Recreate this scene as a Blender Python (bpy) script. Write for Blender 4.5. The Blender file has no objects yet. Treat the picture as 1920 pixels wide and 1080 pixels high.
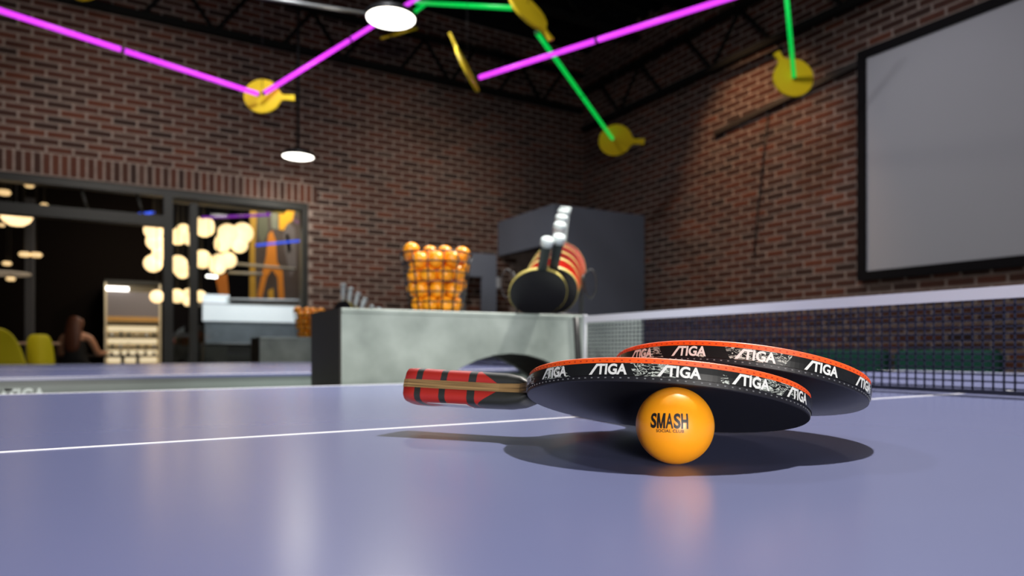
import bpy, math, random
from mathutils import Vector, Matrix
random.seed(7)
S = bpy.context.scene
COL = S.collection
V = Vector

# ------------------------------------------------------------------ camera, world, lights
CZ = .8195
FWD = V((.5047, .8633, 0)).normalized()
RGT = V((FWD.y, -FWD.x, 0))
UPV = V((0, 0, 1))
cam = bpy.data.cameras.new('camera')
cam.lens = 24; cam.sensor_width = 36
cam.shift_y = (656 - 540) / 1920
cam.clip_start = .02
cam.dof.use_dof = True
cam.dof.focus_distance = .385
cam.dof.aperture_fstop = 8.5
co = bpy.data.objects.new('camera', cam)
co.location = (0, 0, CZ)
co.rotation_euler = (math.pi / 2, 0, -math.atan2(FWD.x, FWD.y))
COL.objects.link(co); S.camera = co

w = bpy.data.worlds.new('world'); S.world = w; w.use_nodes = True
w.node_tree.nodes['Background'].inputs[0].default_value = (.55, .6, .8, 1)
w.node_tree.nodes['Background'].inputs[1].default_value = .02
S.view_settings.view_transform = 'Standard'; S.view_settings.look = 'None'
S.view_settings.gamma = 1; S.view_settings.use_curve_mapping = False
S.view_settings.exposure = 0
S.cycles.sample_clamp_indirect = 4
S.cycles.use_denoising = True
S.cycles.max_bounces = 8

def at(x, y, d):
    return FWD * d + RGT * ((x - 960) / 1280 * d) + V((0, 0, CZ - (y - 656) / 1280 * d))

def disk_light(name, loc, power, col, size, target=None, kind='AREA', spot=60, blend=.6):
    l = bpy.data.lights.new(name, kind); l.energy = power; l.color = col
    if kind == 'AREA': l.shape = 'DISK'; l.size = size
    else: l.shadow_soft_size = size
    if kind == 'SPOT': l.spot_size = math.radians(spot); l.spot_blend = blend
    o = bpy.data.objects.new(name, l); o.location = loc
    d = V((0, 0, -1)) if target is None else V(target) - V(loc)
    o.rotation_euler = d.to_track_quat('-Z', 'Y').to_euler()
    COL.objects.link(o); return o

LAMPS = [(733, 35, 5.0, .35, 26), (559, 294, 6.6, .29, 8)]
for i, (px, py, d, dia, pw) in enumerate(LAMPS):
    disk_light('pendant_light', at(px, py, d) - V((0, 0, .012)), pw, (1, .93, .82), dia)
KEY = FWD * 1.85 + RGT * .90 + V((0, 0, 3.3))
disk_light('key_light', KEY - V((0, 0, .03)), 620, (1, .95, .88), .045, target=(.5, .45, .78), kind='SPOT', spot=120, blend=.8)
disk_light('overhead_light', (-.3, .6, 3.6), 3, (.9, .93, 1), .5)
disk_light('overhead_light', (1.0, 3.7, 4.2), 60, (.95, .96, 1), .3)
disk_light('front_light', (-.45, -1.5, .99), 46, (1, .95, .9), .5, target=(.4, .4, .80))
disk_light('counter_wash', (-.9, -.3, 2.3), 135, (.95, 1, .97), .08, target=(.80, 1.5, .93), kind='SPOT', spot=33, blend=.5)
# warm track spot washing the right wall, cool one beside it
disk_light('wall_wash', (4.1, 4.6, 4.3), 135, (1, .60, .33), .05, target=(5.38, 4.5, 2.6), kind='SPOT', spot=62, blend=.8)
disk_light('wall_wash', (3.2, 3.0, 4.0), 55, (.95, .92, 1), .05, target=(5.38, 2.7, 2.0), kind='SPOT', spot=80, blend=.9)
disk_light('wall_wash', (-.1, 5.4, 2.9), 44, (1, .9, .8), .2, target=(-.2, 7.34, 2.5), kind='SPOT', spot=110, blend=1)
disk_light('wall_wash', (3.2, 5.6, 2.9), 36, (1, .85, .7), .2, target=(3.0, 7.34, 2.3), kind='SPOT', spot=110, blend=1)
disk_light('bar_light', (.3, 11.0, 2.6), 14, (1, .9, .75), .3, target=(.26, 12.1, 1.2))
disk_light('desk_light', (1.4, 7.75, 2.3), 12, (.95, .98, 1), .3, target=(1.4, 8.3, 1.2))
disk_light('mural_light', (2.2, 10.0, 3.6), 35, (1, .8, .6), .3, target=(2.2, 11, 2.3))
disk_light('lounge_light', (-1.1, 7.9, 2.6), 9, (1, .9, .8), .3)

# ------------------------------------------------------------------ materials
MATS = {}
def nodes(name):
    m = bpy.data.materials.new(name); m.use_nodes = True
    nt = m.node_tree; b = nt.nodes['Principled BSDF']
    return m, nt, b
def mat(name, col, rough=.5, metal=0, noise=0, nscale=20, bump=0, emit=None, es=0, col2=None, spec=.5, coat=0, sss=0):
    if name in MATS: return MATS[name]
    m, nt, b = nodes(name)
    b.inputs['Base Color'].default_value = (*col, 1)
    b.inputs['Roughness'].default_value = rough
    b.inputs['Metallic'].default_value = metal
    b.inputs['Specular IOR Level'].default_value = spec
    if coat: b.inputs['Coat Weight'].default_value = coat
    if emit:
        b.inputs['Emission Color'].default_value = (*emit, 1)
        b.inputs['Emission Strength'].default_value = es
    if noise or bump:
        tc = nt.nodes.new('ShaderNodeTexCoord'); n = nt.nodes.new('ShaderNodeTexNoise')
        n.inputs['Scale'].default_value = nscale; n.inputs['Detail'].default_value = 6
        nt.links.new(tc.outputs['Object'], n.inputs['Vector'])
        if noise:
            r = nt.nodes.new('ShaderNodeValToRGB')
            c2 = col2 or tuple(c * (1 - noise) for c in col)
            r.color_ramp.elements[0].position = .3; r.color_ramp.elements[1].position = .7
            r.color_ramp.elements[0].color = (*c2, 1); r.color_ramp.elements[1].color = (*col, 1)
            nt.links.new(n.outputs['Fac'], r.inputs['Fac']); nt.links.new(r.outputs['Color'], b.inputs['Base Color'])
        if bump:
            bp = nt.nodes.new('ShaderNodeBump'); bp.inputs['Strength'].default_value = bump
            bp.inputs['Distance'].default_value = .01
            nt.links.new(n.outputs['Fac'], bp.inputs['Height']); nt.links.new(bp.outputs['Normal'], b.inputs['Normal'])
    if sss:
        b.inputs['Subsurface Weight'].default_value = sss
        b.inputs['Subsurface Radius'].default_value = (.02, .009, .002)
        b.inputs['Subsurface Scale'].default_value = 1.0
    MATS[name] = m; return m

def brick_mat():
    m, nt, b = nodes('brick')
    a = nt.nodes.new('ShaderNodeAttribute'); a.attribute_name = 'tone'
    r = nt.nodes.new('ShaderNodeValToRGB'); e = r.color_ramp.elements
    e[0].position = 0; e[0].color = (.040, .018, .012, 1)
    e[1].position = 1; e[1].color = (.12, .068, .05, 1)
    for p, c in ((.35, (.080, .026, .014, 1)), (.6, (.12, .035, .018, 1)), (.8, (.18, .050, .022, 1)), (.9, (.09, .055, .042, 1))):
        x = e.new(p); x.color = c
    nt.links.new(a.outputs['Fac'], r.inputs['Fac'])
    tc = nt.nodes.new('ShaderNodeTexCoord'); n = nt.nodes.new('ShaderNodeTexNoise')
    n.inputs['Scale'].default_value = 30; n.inputs['Detail'].default_value = 5
    nt.links.new(tc.outputs['Object'], n.inputs['Vector'])
    mx = nt.nodes.new('ShaderNodeMix'); mx.data_type = 'RGBA'; mx.blend_type = 'MULTIPLY'
    mx.inputs['Factor'].default_value = .5
    nt.links.new(r.outputs['Color'], mx.inputs['A']); nt.links.new(n.outputs['Fac'], mx.inputs['B'])
    nt.links.new(mx.outputs['Result'], b.inputs['Base Color'])
    b.inputs['Roughness'].default_value = .85
    bp = nt.nodes.new('ShaderNodeBump'); bp.inputs['Strength'].default_value = .4; bp.inputs['Distance'].default_value = .005
    nt.links.new(n.outputs['Fac'], bp.inputs['Height']); nt.links.new(bp.outputs['Normal'], b.inputs['Normal'])
    return m
M_BRICK = brick_mat()
M_MORTAR = mat('mortar', (.36, .28, .24), .95, noise=.3, nscale=14, bump=.3)
M_TABLE = mat('table_blue', (.143, .162, .315), .26, noise=.04, nscale=3, spec=.5)
M_WHITE = mat('white_paint', (.75, .76, .82), .5)
M_BLACK = mat('black_metal', (.012, .012, .013), .45)
M_STEEL = mat('dark_steel', (.022, .023, .021), .5, metal=.2)
M_TRUSS = mat('truss_steel', (.010, .010, .009), .8, spec=.15)
M_CONC = mat('concrete', (.50, .57, .53), .6, noise=.5, nscale=7, bump=.1, col2=(.20, .24, .22))
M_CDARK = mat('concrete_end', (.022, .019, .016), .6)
M_FLOOR = mat('floor', (.045, .045, .048), .35, noise=.3, nscale=2)
M_CEIL = mat('ceiling', (.010, .010, .012), .9, spec=.1)
M_APRON = mat('apron_paint', (.22, .27, .255), .4, noise=.25, nscale=5)
M_CAB = mat('closet_grey', (.20, .225, .29), .55, noise=.08, nscale=3)
M_SCREEN = mat('screen_fabric', (.47, .47, .50), .9)
M_NET = mat('net_cord', (.016, .019, .045), .8)
M_TAPE = mat('net_tape', (.70, .70, .78), .8)
M_RED = mat('red_rubber', (.95, .105, .010), .5, noise=.12, nscale=220)
M_BRUB = mat('black_rubber', (.012, .012, .016), .42)
M_SPONGE = mat('black_sponge', (.030, .032, .034), .8)
M_RED2 = mat('red_rubber_dull', (.70, .045, .025), .45)
M_YEL = mat('yellow_acrylic', (.90, .64, .010), .5)
M_OR = mat('orange_ball', (1.0, .36, .010), .35, sss=.3)
M_INK = mat('black_ink', (.010, .009, .008), .5)
M_PRINT = mat('white_print', (.72, .74, .72), .5)
M_GRY = mat('grey_plastic', (.50, .52, .56), .4)
M_BULB = mat('lamp_glow', (1, 1, 1), .5, emit=(1, .95, .85), es=5)
M_GLOBE = mat('globe_glow', (1, .9, .7), .5, emit=(1, .68, .33), es=1.9)
M_PUR = mat('purple_glow', (.4, .0, .5), .4, emit=(.80, .06, 1.0), es=1.15)
M_GRN = mat('green_glow', (0, .3, .05), .4, emit=(.0, .62, .07), es=.85)
M_BLU = mat('blue_glow', (0, .05, .3), .4, emit=(.05, .12, 1), es=1.1)
M_VIO = mat('violet_glow', (.1, .0, .2), .4, emit=(.25, .02, .5), es=.8)

def tape_mat():
    m, nt, b = nodes('edge_tape_print')
    tc = nt.nodes.new('ShaderNodeTexCoord'); mp = nt.nodes.new('ShaderNodeMapping')
    mp.inputs['Scale'].default_value = (1, 1, 3.2); mp.inputs['Rotation'].default_value = (.5, .3, 0)
    n = nt.nodes.new('ShaderNodeTexNoise'); n.inputs['Scale'].default_value = 90; n.inputs['Detail'].default_value = 5
    n.inputs['Distortion'].default_value = 2.5
    n2 = nt.nodes.new('ShaderNodeTexNoise'); n2.inputs['Scale'].default_value = 26
    nt.links.new(tc.outputs['Object'], mp.inputs['Vector']); nt.links.new(mp.outputs['Vector'], n.inputs['Vector'])
    nt.links.new(tc.outputs['Object'], n2.inputs['Vector'])
    # thin scratch lines where the noise crosses one value, only inside patches
    s = nt.nodes.new('ShaderNodeMath'); s.operation = 'SUBTRACT'; s.inputs[1].default_value = .5
    a = nt.nodes.new('ShaderNodeMath'); a.operation = 'ABSOLUTE'
    l = nt.nodes.new('ShaderNodeMath'); l.operation = 'LESS_THAN'; l.inputs[1].default_value = .03
    g = nt.nodes.new('ShaderNodeMath'); g.operation = 'GREATER_THAN'; g.inputs[1].default_value = .49
    mu = nt.nodes.new('ShaderNodeMath'); mu.operation = 'MULTIPLY'
    nt.links.new(n.outputs['Fac'], s.inputs[0]); nt.links.new(s.outputs[0], a.inputs[0]); nt.links.new(a.outputs[0], l.inputs[0])
    nt.links.new(n2.outputs['Fac'], g.inputs[0]); nt.links.new(l.outputs[0], mu.inputs[0]); nt.links.new(g.outputs[0], mu.inputs[1])
    mx = nt.nodes.new('ShaderNodeMix'); mx.data_type = 'RGBA'
    mx.inputs['A'].default_value = (.012, .013, .014, 1); mx.inputs['B'].default_value = (.5, .55, .5, 1)
    nt.links.new(mu.outputs[0], mx.inputs['Factor']); nt.links.new(mx.outputs['Result'], b.inputs['Base Color'])
    b.inputs['Roughness'].default_value = .28
    return m
M_ETAPE = tape_mat()

def wood_mat():
    m, nt, b = nodes('plywood')
    tc = nt.nodes.new('ShaderNodeTexCoord'); mp = nt.nodes.new('ShaderNodeMapping'); mp.inputs['Scale'].default_value = (12, 60, 900)
    n = nt.nodes.new('ShaderNodeTexNoise'); n.inputs['Scale'].default_value = 1.6; n.inputs['Detail'].default_value = 6
    r = nt.nodes.new('ShaderNodeValToRGB')
    r.color_ramp.elements[0].position = .3; r.color_ramp.elements[0].color = (.10, .055, .022, 1)
    r.color_ramp.elements[1].position = .7; r.color_ramp.elements[1].color = (.42, .27, .11, 1)
    nt.links.new(tc.outputs['Object'], mp.inputs['Vector']); nt.links.new(mp.outputs['Vector'], n.inputs['Vector'])
    nt.links.new(n.outputs['Fac'], r.inputs['Fac']); nt.links.new(r.outputs['Color'], b.inputs['Base Color'])
    b.inputs['Roughness'].default_value = .5
    return m
M_WOOD = wood_mat()

def grip_mat(x0):   # red grip with black cross bands and a pointed end; printed pattern, x along the handle from its butt
    m, nt, b = nodes('plaid_grip')
    N = nt.nodes.new; L = nt.links.new
    tc = N('ShaderNodeTexCoord'); sp = N('ShaderNodeSeparateXYZ'); L(tc.outputs['Object'], sp.inputs[0])
    def mth(op, a, bb=None):
        n = N('ShaderNodeMath'); n.operation = op
        for k, v in enumerate((a, bb)):
            if v is None: continue
            if isinstance(v, (int, float)): n.inputs[k].default_value = v
            else: L(v, n.inputs[k])
        return n.outputs[0]
    x = mth('SUBTRACT', sp.outputs['X'], x0)
    z = mth('ABSOLUTE', sp.outputs['Z'])
    red = mth('LESS_THAN', mth('ADD', x, mth('MULTIPLY', mth('SUBTRACT', z, .003), 1.7)), .0740)
    out = red
    for a, c in ((.0105, .0155), (.0300, .0350), (.0520, .0580)):
        out = mth('MULTIPLY', out, mth('SUBTRACT', 1, mth('MULTIPLY', mth('GREATER_THAN', x, a), mth('LESS_THAN', x, c))))
    mx = N('ShaderNodeMix'); mx.data_type = 'RGBA'
    mx.inputs['A'].default_value = (.022, .024, .022, 1); mx.inputs['B'].default_value = (.38, .020, .014, 1)
    L(out, mx.inputs['Factor']); L(mx.outputs['Result'], b.inputs['Base Color'])
    b.inputs['Roughness'].default_value = .5
    return m

def glass_mat(name, tint, gl):
    m = bpy.data.materials.new(name); m.use_nodes = True; nt = m.node_tree; nt.nodes.clear()
    o = nt.nodes.new('ShaderNodeOutputMaterial'); t = nt.nodes.new('ShaderNodeBsdfTransparent'); g = nt.nodes.new('ShaderNodeBsdfGlossy')
    t.inputs['Color'].default_value = (*tint, 1); g.inputs['Roughness'].default_value = .02
    x = nt.nodes.new('ShaderNodeMixShader'); x.inputs['Fac'].default_value = gl
    nt.links.new(t.outputs[0], x.inputs[1]); nt.links.new(g.outputs[0], x.inputs[2]); nt.links.new(x.outputs[0], o.inputs['Surface'])
    return m
M_GLASS = glass_mat('window_glass', (.93, .95, .94), .06)

# ------------------------------------------------------------------ mesh helper
class MB:
    def __init__(s): s.v = []; s.f = []; s.t = []; s.sm = []
    def add(s, vs, fs, tone=.5, smooth=False):
        o = len(s.v); s.v += [tuple(p) for p in vs]
        for f in fs: s.f.append([i + o for i in f]); s.t.append(tone); s.sm.append(smooth)
        return s
    def box(s, a, b, tone=.5, M=None):
        x0, y0, z0 = a; x1, y1, z1 = b
        vs = [V(p) for p in ((x0,y0,z0),(x1,y0,z0),(x1,y1,z0),(x0,y1,z0),(x0,y0,z1),(x1,y0,z1),(x1,y1,z1),(x0,y1,z1))]
        if M is not None: vs = [M @ p for p in vs]
        return s.add(vs, [(0,3,2,1),(4,5,6,7),(0,1,5,4),(1,2,6,5),(2,3,7,6),(3,0,4,7)], tone)
    def bbox(s, a, b, r=.004):      # box with chamfered edges on all sides
        x0, y0, z0 = a; x1, y1, z1 = b
        prof = [(x0+r,y0),(x1-r,y0),(x1,y0+r),(x1,y1-r),(x1-r,y1),(x0+r,y1),(x0,y1-r),(x0,y0+r)]
        cx, cy = (x0+x1)/2, (y0+y1)/2
        rings = []
        for z, k in ((z0, r), (z0+r, 0), (z1-r, 0), (z1, r)):
            rings.append([(cx+(px-cx)*(1-2*k/(x1-x0)), cy+(py-cy)*(1-2*k/(y1-y0)), z) for px, py in prof])
        return s.rings(rings)
    def rings(s, rings, caps=True, smooth=False, closed=True):
        n = len(rings[0]); vs = [p for r in rings for p in r]; fs = []
        for k in range(len(rings) - 1):
            for i in range(n if closed else n - 1):
                j = (i + 1) % n
                fs.append((k*n+i, k*n+j, (k+1)*n+j, (k+1)*n+i))
        if caps: fs.append(tuple(range(n))[::-1]); fs.append(tuple((len(rings)-1)*n+i for i in range(n)))
        return s.add(vs, fs, smooth=smooth)
    def tube(s, pts, r, n=8, caps=True, smooth=True):
        pts = [V(p) for p in pts]; rs = r if isinstance(r, (list, tuple)) else [r] * len(pts)
        rings = []; ref = None
        for i, p in enumerate(pts):
            t = (pts[min(i+1, len(pts)-1)] - pts[max(i-1, 0)]).normalized()
            if ref is None: ref = t.orthogonal().normalized()
            ref = (ref - t * ref.dot(t)).normalized(); bn = t.cross(ref)
            rings.append([p + (ref * math.cos(a) + bn * math.sin(a)) * rs[i] for a in [2*math.pi*k/n for k in range(n)]])
        return s.rings(rings, caps, smooth)
    def lathe(s, prof, n=24, c=(0,0,0), smooth=True, caps=True):
        c = V(c)
        return s.rings([[c + V((r*math.cos(a), r*math.sin(a), z)) for a in [2*math.pi*k/n for k in range(n)]] for r, z in prof], caps, smooth)
    def sphere(s, c, r, nu=24, nv=12, sc=(1,1,1)):
        c = V(c); vs = [c + V((0,0,-r*sc[2]))]
        for j in range(1, nv):
            a = -math.pi/2 + math.pi*j/nv
            for i in range(nu):
                b = 2*math.pi*i/nu
                vs.append(c + V((r*sc[0]*math.cos(a)*math.cos(b), r*sc[1]*math.cos(a)*math.sin(b), r*sc[2]*math.sin(a))))
        vs.append(c + V((0,0,r*sc[2]))); fs = []
        for i in range(nu):
            j = (i+1) % nu
            fs.append((0, 1+j, 1+i)); fs.append((len(vs)-1, 1+(nv-2)*nu+i, 1+(nv-2)*nu+j))
            for k in range(nv-2): fs.append((1+k*nu+i, 1+k*nu+j, 1+(k+1)*nu+j, 1+(k+1)*nu+i))
        return s.add(vs, fs, smooth=True)
    def prism(s, poly, fn):        # poly: 2D points; fn(p, side) -> 3D
        n = len(poly); vs = [fn(p, 0) for p in poly] + [fn(p, 1) for p in poly]
        fs = [tuple(range(n))[::-1], tuple(range(n, 2*n))] + [(i, (i+1) % n, n+(i+1) % n, n+i) for i in range(n)]
        return s.add(vs, fs)
    def ring_torus(s, c, R, r, n=32, m=6, rx=None, axis='Z'):
        pts = []
        for k in range(n + 1):
            a = 2*math.pi*k/n; x, y = R*math.cos(a), (rx or R)*math.sin(a)
            pts.append(V(c) + (V((x, y, 0)) if axis == 'Z' else V((x, 0, y)) if axis == 'Y' else V((0, x, y))))
        return s.tube(pts, r, m, caps=False)
    def mesh(s, name, m):
        me = bpy.data.meshes.new(name); me.from_pydata(s.v, [], s.f)
        me.polygons.foreach_set('use_smooth', s.sm)
        a = me.attributes.new('tone', 'FLOAT', 'FACE'); a.data.foreach_set('value', s.t)
        if m: me.materials.append(m)
        me.update(); return me
    def build(s, name, m, parent=None, **kw):
        o = bpy.data.objects.new(name, s.mesh(name, m)); COL.objects.link(o)
        if parent is not None: o.parent = parent
        for k, v in kw.items(): o[k] = v
        return o

def empty(name, loc=(0,0,0), rot=None, matrix=None, **kw):
    o = bpy.data.objects.new(name, None); o.empty_display_size = .05; COL.objects.link(o)
    if matrix is not None: o.matrix_world = matrix
    else:
        o.location = loc
        if rot: o.rotation_euler = rot
    for k, v in kw.items(): o[k] = v
    return o
def children(o): return [c for c in bpy.data.objects if c.parent is o]
def copy_tree(o, par=None, ren=True):
    c = o.copy(); COL.objects.link(c)
    if par is not None: c.parent = par
    for ch in KIDS.get(o.name, []): copy_tree(ch, c)
    return c
KIDS = {}
def index_kids():
    KIDS.clear()
    for o in bpy.data.objects:
        if o.parent: KIDS.setdefault(o.parent.name, []).append(o)

_depsgraph = None
def text_geo(body, size=1.0, bold=.02, cuts=2, xs=1.0, space=1.0):
    """flat filled lettering as (verts2d, faces), baseline 0, starts at x=0, cap height about .7*size"""
    import bmesh
    cu = bpy.data.curves.new('t', 'FONT'); cu.body = body; cu.size = size; cu.offset = bold; cu.space_character = space
    cu.resolution_u = 4
    ob = bpy.data.objects.new('t', cu); COL.objects.link(ob)
    dg = bpy.context.evaluated_depsgraph_get(); dg.update()
    me = bpy.data.meshes.new_from_object(ob.evaluated_get(dg))
    bpy.data.objects.remove(ob); bpy.data.curves.remove(cu)
    bm = bmesh.new(); bm.from_mesh(me); bmesh.ops.triangulate(bm, faces=bm.faces[:])
    for _ in range(cuts):
        bmesh.ops.subdivide_edges(bm, edges=bm.edges[:], cuts=1, use_grid_fill=True)
    bmesh.ops.triangulate(bm, faces=bm.faces[:])
    bm.verts.index_update()
    vs = [(v.co.x * xs, v.co.y) for v in bm.verts]; fs = [tuple(v.index for v in f.verts) for f in bm.faces]
    bm.free(); bpy.data.meshes.remove(me)
    x0 = min(v[0] for v in vs); y0 = min(v[1] for v in vs)
    vs = [(x - x0, y - y0) for x, y in vs]
    return vs, fs
def fit_geo(g, wid, hei):
    vs, fs = g; W = max(v[0] for v in vs); H = max(v[1] for v in vs)
    return [(x / W * wid, y / H * hei) for x, y in vs], fs

# STIGA word: slanted first stroke joined to the bar of the T, then IGA
_tiga = text_geo('TIGA', 1, .035, 2)
def logo_geo(hei):
    vs, fs = fit_geo(_tiga, hei * 2.35, hei)
    vs = [(x + hei * .62, y) for x, y in vs]; fs = list(fs)
    h = hei
    # slash, split in segments so that it bends with the rim
    k = 6; o = len(vs)
    for i in range(k + 1):
        t = i / k; vs.append((t * h * .55, t * h)); vs.append((t * h * .55 + h * .24, t * h))
    for i in range(k): fs.append((o+2*i, o+2*i+1, o+2*i+3, o+2*i+2))
    o = len(vs); vs += [(h*.5, h*.82), (h*1.0, h*.82), (h*1.0, h), (h*.55, h)]; fs.append((o, o+1, o+2, o+3))
    return vs, fs

# ------------------------------------------------------------------ room shell
YW, XW, ZC = 7.34, 5.38, 4.75
OPX, OPZ = 1.79, 2.37            # opening in the left wall: x < OPX, z < OPZ
XL, YN = -2.3, -1.6
def struct(o): o['kind'] = 'structure'; return o
struct(MB().box((-7, -3, -.1), (9, 15, 0)).build('floor', M_FLOOR))
cb = MB().box((-7, -3, ZC), (9, 15, ZC + .1))
ceil = struct(cb.build('ceiling', M_CEIL))
rb = MB()
for k in range(40):
    y = -1 + k * .22; rb.box((-2.4, y, ZC - .045), (XW, y + .1, ZC))
rb.build('deck_rib', M_CEIL, ceil, kind='stuff')

wl = empty('wall_left', (0, YW, 0)); struct(wl)
m = MB(); m.box((OPX, 0, 0), (XW + .3, .28, ZC)); m.box((XL - 3, 0, OPZ), (OPX, .28, ZC))
m.build('mortar_bed', M_MORTAR, wl)
wr = empty('wall_right', (XW, 0, 0)); struct(wr)
MB().box((0, YN, 0), (.28, YW, ZC)).build('mortar_bed', M_MORTAR, wr)

BL, BH, CH, CL, PROUD = .183, .0485, .0677, .2032, .006
def brick_proto(axis, soldier=False, cut=False):
    out = []
    for k in range(12):
        l = BL if not cut else BL * .46
        b = MB(); a = (-l/2, -BH/2) if not soldier else (-BH/2, -BL/2)
        j = .0007
        if axis == 'X': b.box((a[0], -PROUD, a[1]), (-a[0], .004, -a[1]), tone=(k + .5) / 12)
        else: b.box((-PROUD, a[0], a[1]), (.004, -a[0], -a[1]), tone=(k + .5) / 12)
        out.append(b.mesh('brick', M_BRICK))
    return out
def proj(p):
    d = p.dot(FWD); l = p.dot(RGT)
    return (960 + 1280*l/d, 656 + 1280*(CZ - p.z)/d, d) if d > .1 else (-9999, 0, d)
def lay(axis, wallobj, spots, hidden):
    # spots: (s, z, soldier)
    protos = {0: brick_proto(axis), 1: brick_proto(axis, True)}
    big = []
    rest = MB()
    for s, z, so, l in spots:
        p = V((s, YW, z)) if axis == 'X' else V((XW, s, z))
        px, py, d = proj(p)
        vis = 5 < px < 1915 and 5 < py < 640 and not hidden(px, py) and l == BL
        big.append((d if vis else 99, s, z, so, l))
    big.sort(key=lambda q: q[0])
    for i, (d, s, z, so, l) in enumerate(big):
        k = min(11, max(0, int(random.gauss(5.5, 3))))
        dy = random.uniform(-.0015, .0015)
        if i < 300 and d < 90:
            o = bpy.data.objects.new('brick', protos[so][k]); COL.objects.link(o); o.parent = wallobj
            o.location = (s, dy, z) if axis == 'X' else (dy, s, z)
        else:
            a, b_ = (l/2, BH/2) if not so else (BH/2, BL/2)
            t = (k + .5) / 12
            if axis == 'X': rest.box((s-a, -PROUD+dy, z-b_), (s+a, .004, z+b_), t)
            else: rest.box((-PROUD+dy, s-a, z-b_), (.004, s+a, z+b_), t)
    rest.build('brick_courses', M_BRICK, wallobj, kind='stuff')
spots = []
for r in range(int(ZC / CH) + 1):
    z = (r + .5) * CH
    if z > ZC: break
    x = XW - CL / 2 - (CL / 2 if r % 2 else 0)
    while x > XL - .5:
        l = BL
        if z < OPZ - .005 and x < OPX + CL / 2: break
        if OPZ - .03 < z < OPZ + .215 and x < 1.86 + CL/2: break
        if not (x > 4.3 and z < 2.2): spots.append((x, z, 0, l))
        x -= CL
    lim = OPX if z < OPZ - .005 else 1.86 if OPZ - .03 < z < OPZ + .215 else None
    if lim is not None:
        x += CL / 2 - .01; a = lim + .004
        if x - a > .03: spots.append(((x + a) / 2, z, 0, x - a))
    if r % 2: spots.append((XW - CL / 4, z, 0, CL / 2 - .015))
x = 1.86
while x > XL - .5:
    spots.append((x, OPZ + .104, 1, BL)); x -= CH
lay('X', wl, spots, lambda px, py: (px < 580 and py > 330 and False))
spots = []
for r in range(int(ZC / CH) + 1):
    z = (r + .5) * CH
    if z > ZC: break
    y = YW - CL / 2 - (CL / 2 if r % 2 else 0)
    while y > YN:
        if not (y > 6.2 and z < 2.3) : spots.append((y, z, 0, BL))
        y -= CL
    if r % 2: spots.append((YW - CL / 4 - .004, z, 0, CL / 2 - .015))
lay('Y', wr, spots, lambda px, py: px > 1615 and 56 - .42*(px-1760) < py < 525)

# ------------------------------------------------------------------ open storefront in the left wall
wf = empty('window_1', (0, YW, 0)); struct(wf)
def onY(px, py, Y):
    u = (px - 960) / 1280; d = Y / (FWD.y + u * RGT.y)
    return at(px, py, d)
def onX(px, py, X):
    u = (px - 960) / 1280; d = X / (FWD.x + u * RGT.x)
    return at(px, py, d)
F0, F1 = .02, .14
MB().box((XL, F0, OPZ - .07), (OPX, F1, OPZ)).build('head_rail', M_STEEL, wf)
MB().box((OPX - .06, F0, 0), (OPX, F1, OPZ - .07)).build('jamb', M_STEEL, wf)
XM = onY(316, 400, YW).x
MB().box((XM - .04, F0 - .01, 0), (XM + .04, F1, OPZ - .07)).build('mullion', M_STEEL, wf)
zt = onY(120, 398, YW).z
MB().box((XL, F0 - .02, zt - .05), (XM - .04, F1, zt + .05)).build('transom', M_STEEL, wf)
MB().box((XM + .04, F0, .0), (OPX - .06, F1, .12)).build('sill_rail', M_STEEL, wf)
XS = onY(365, 500, YW).x
MB().box((XS - .035, F0 + .05, .12), (XS + .035, F1 + .02, OPZ - .1)).build('stile', M_STEEL, wf)
zr = onY(330, 628, YW).z
MB().box((XM + .04, F0 + .06, zr - .02), (XS - .035, F1, zr + .02)).build('lock_rail', M_STEEL, wf)
MB().box((XM + .04, .085, .12), (XS - .035, .091, OPZ - .07)).build('pane', M_GLASS, wf)
MB().box((XS + .035, .085, .12), (OPX - .06, .091, OPZ - .07)).build('pane', M_GLASS, wf)
for a in (-1.9, -1.0, -.2, .25):
    MB().tube([(a, .08, zt + .05), (a - .05, .08, OPZ - .07)], .012).build('transom_bar', M_STEEL, wf)
MB().box((XM + .05, F1, OPZ - .085), (OPX - .2, F1 + .12, OPZ - .06)).build('reveal_trim', mat('tan_trim', (.45, .33, .2), .6), wf)

# ------------------------------------------------------------------ steel roof trusses
def truss(name_label, a, b, z0, z1, bays, r=.02, first=1, cat='roof truss'):
    t = empty('roof_truss', a, label=name_label, category=cat, group='steel roof trusses')
    A = V(a); B = V(b); D = B - A; n = V((-D.y, D.x, 0)).normalized() * .035
    def chord(z, nm, h=.05):
        mb = MB()
        mb.prism([(0, 0), (1, 0), (1, 1), (0, 1)], lambda p, s: D * p[0] + V((0, 0, z + h * p[1] - A.z)) + n * (1 if s else -1))
        mb.build(nm, M_TRUSS, t)
    chord(z0, 'bottom_chord', .06); chord(z1, 'top_chord', .05)
    for k in range(bays):
        p = D * (k / bays) + V((0, 0, z0 + .03 - A.z)); q = D * ((k + .5) / bays) + V((0, 0, z1 - A.z)); r2 = D * ((k + 1) / bays) + V((0, 0, z0 + .03 - A.z))
        MB().tube([p, q], r, 6).build('web_bar', M_TRUSS, t)
        if k % 2 == 0: MB().tube([q, r2], r, 6).build('web_bar', M_TRUSS, t)
    return t
truss('dark steel truss along the top of the wall with the opening', (XL, 7.22, 0), (XW - .1, 7.22, 0), 3.90, 4.36, 12)
truss('dark steel truss along the top of the wall with the projection screen', (5.25, YN, 0), (5.25, 7.15, 0), 3.64, 4.12, 12)
for y, l in ((6.0, 'dark steel truss crossing the ceiling nearest the corner cupboard'), (4.4, 'dark steel truss crossing the ceiling above the far net'), ):
    truss(l, (XL, y, 0), (XW - .2, y, 0), 4.35, 4.68, 10)

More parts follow.
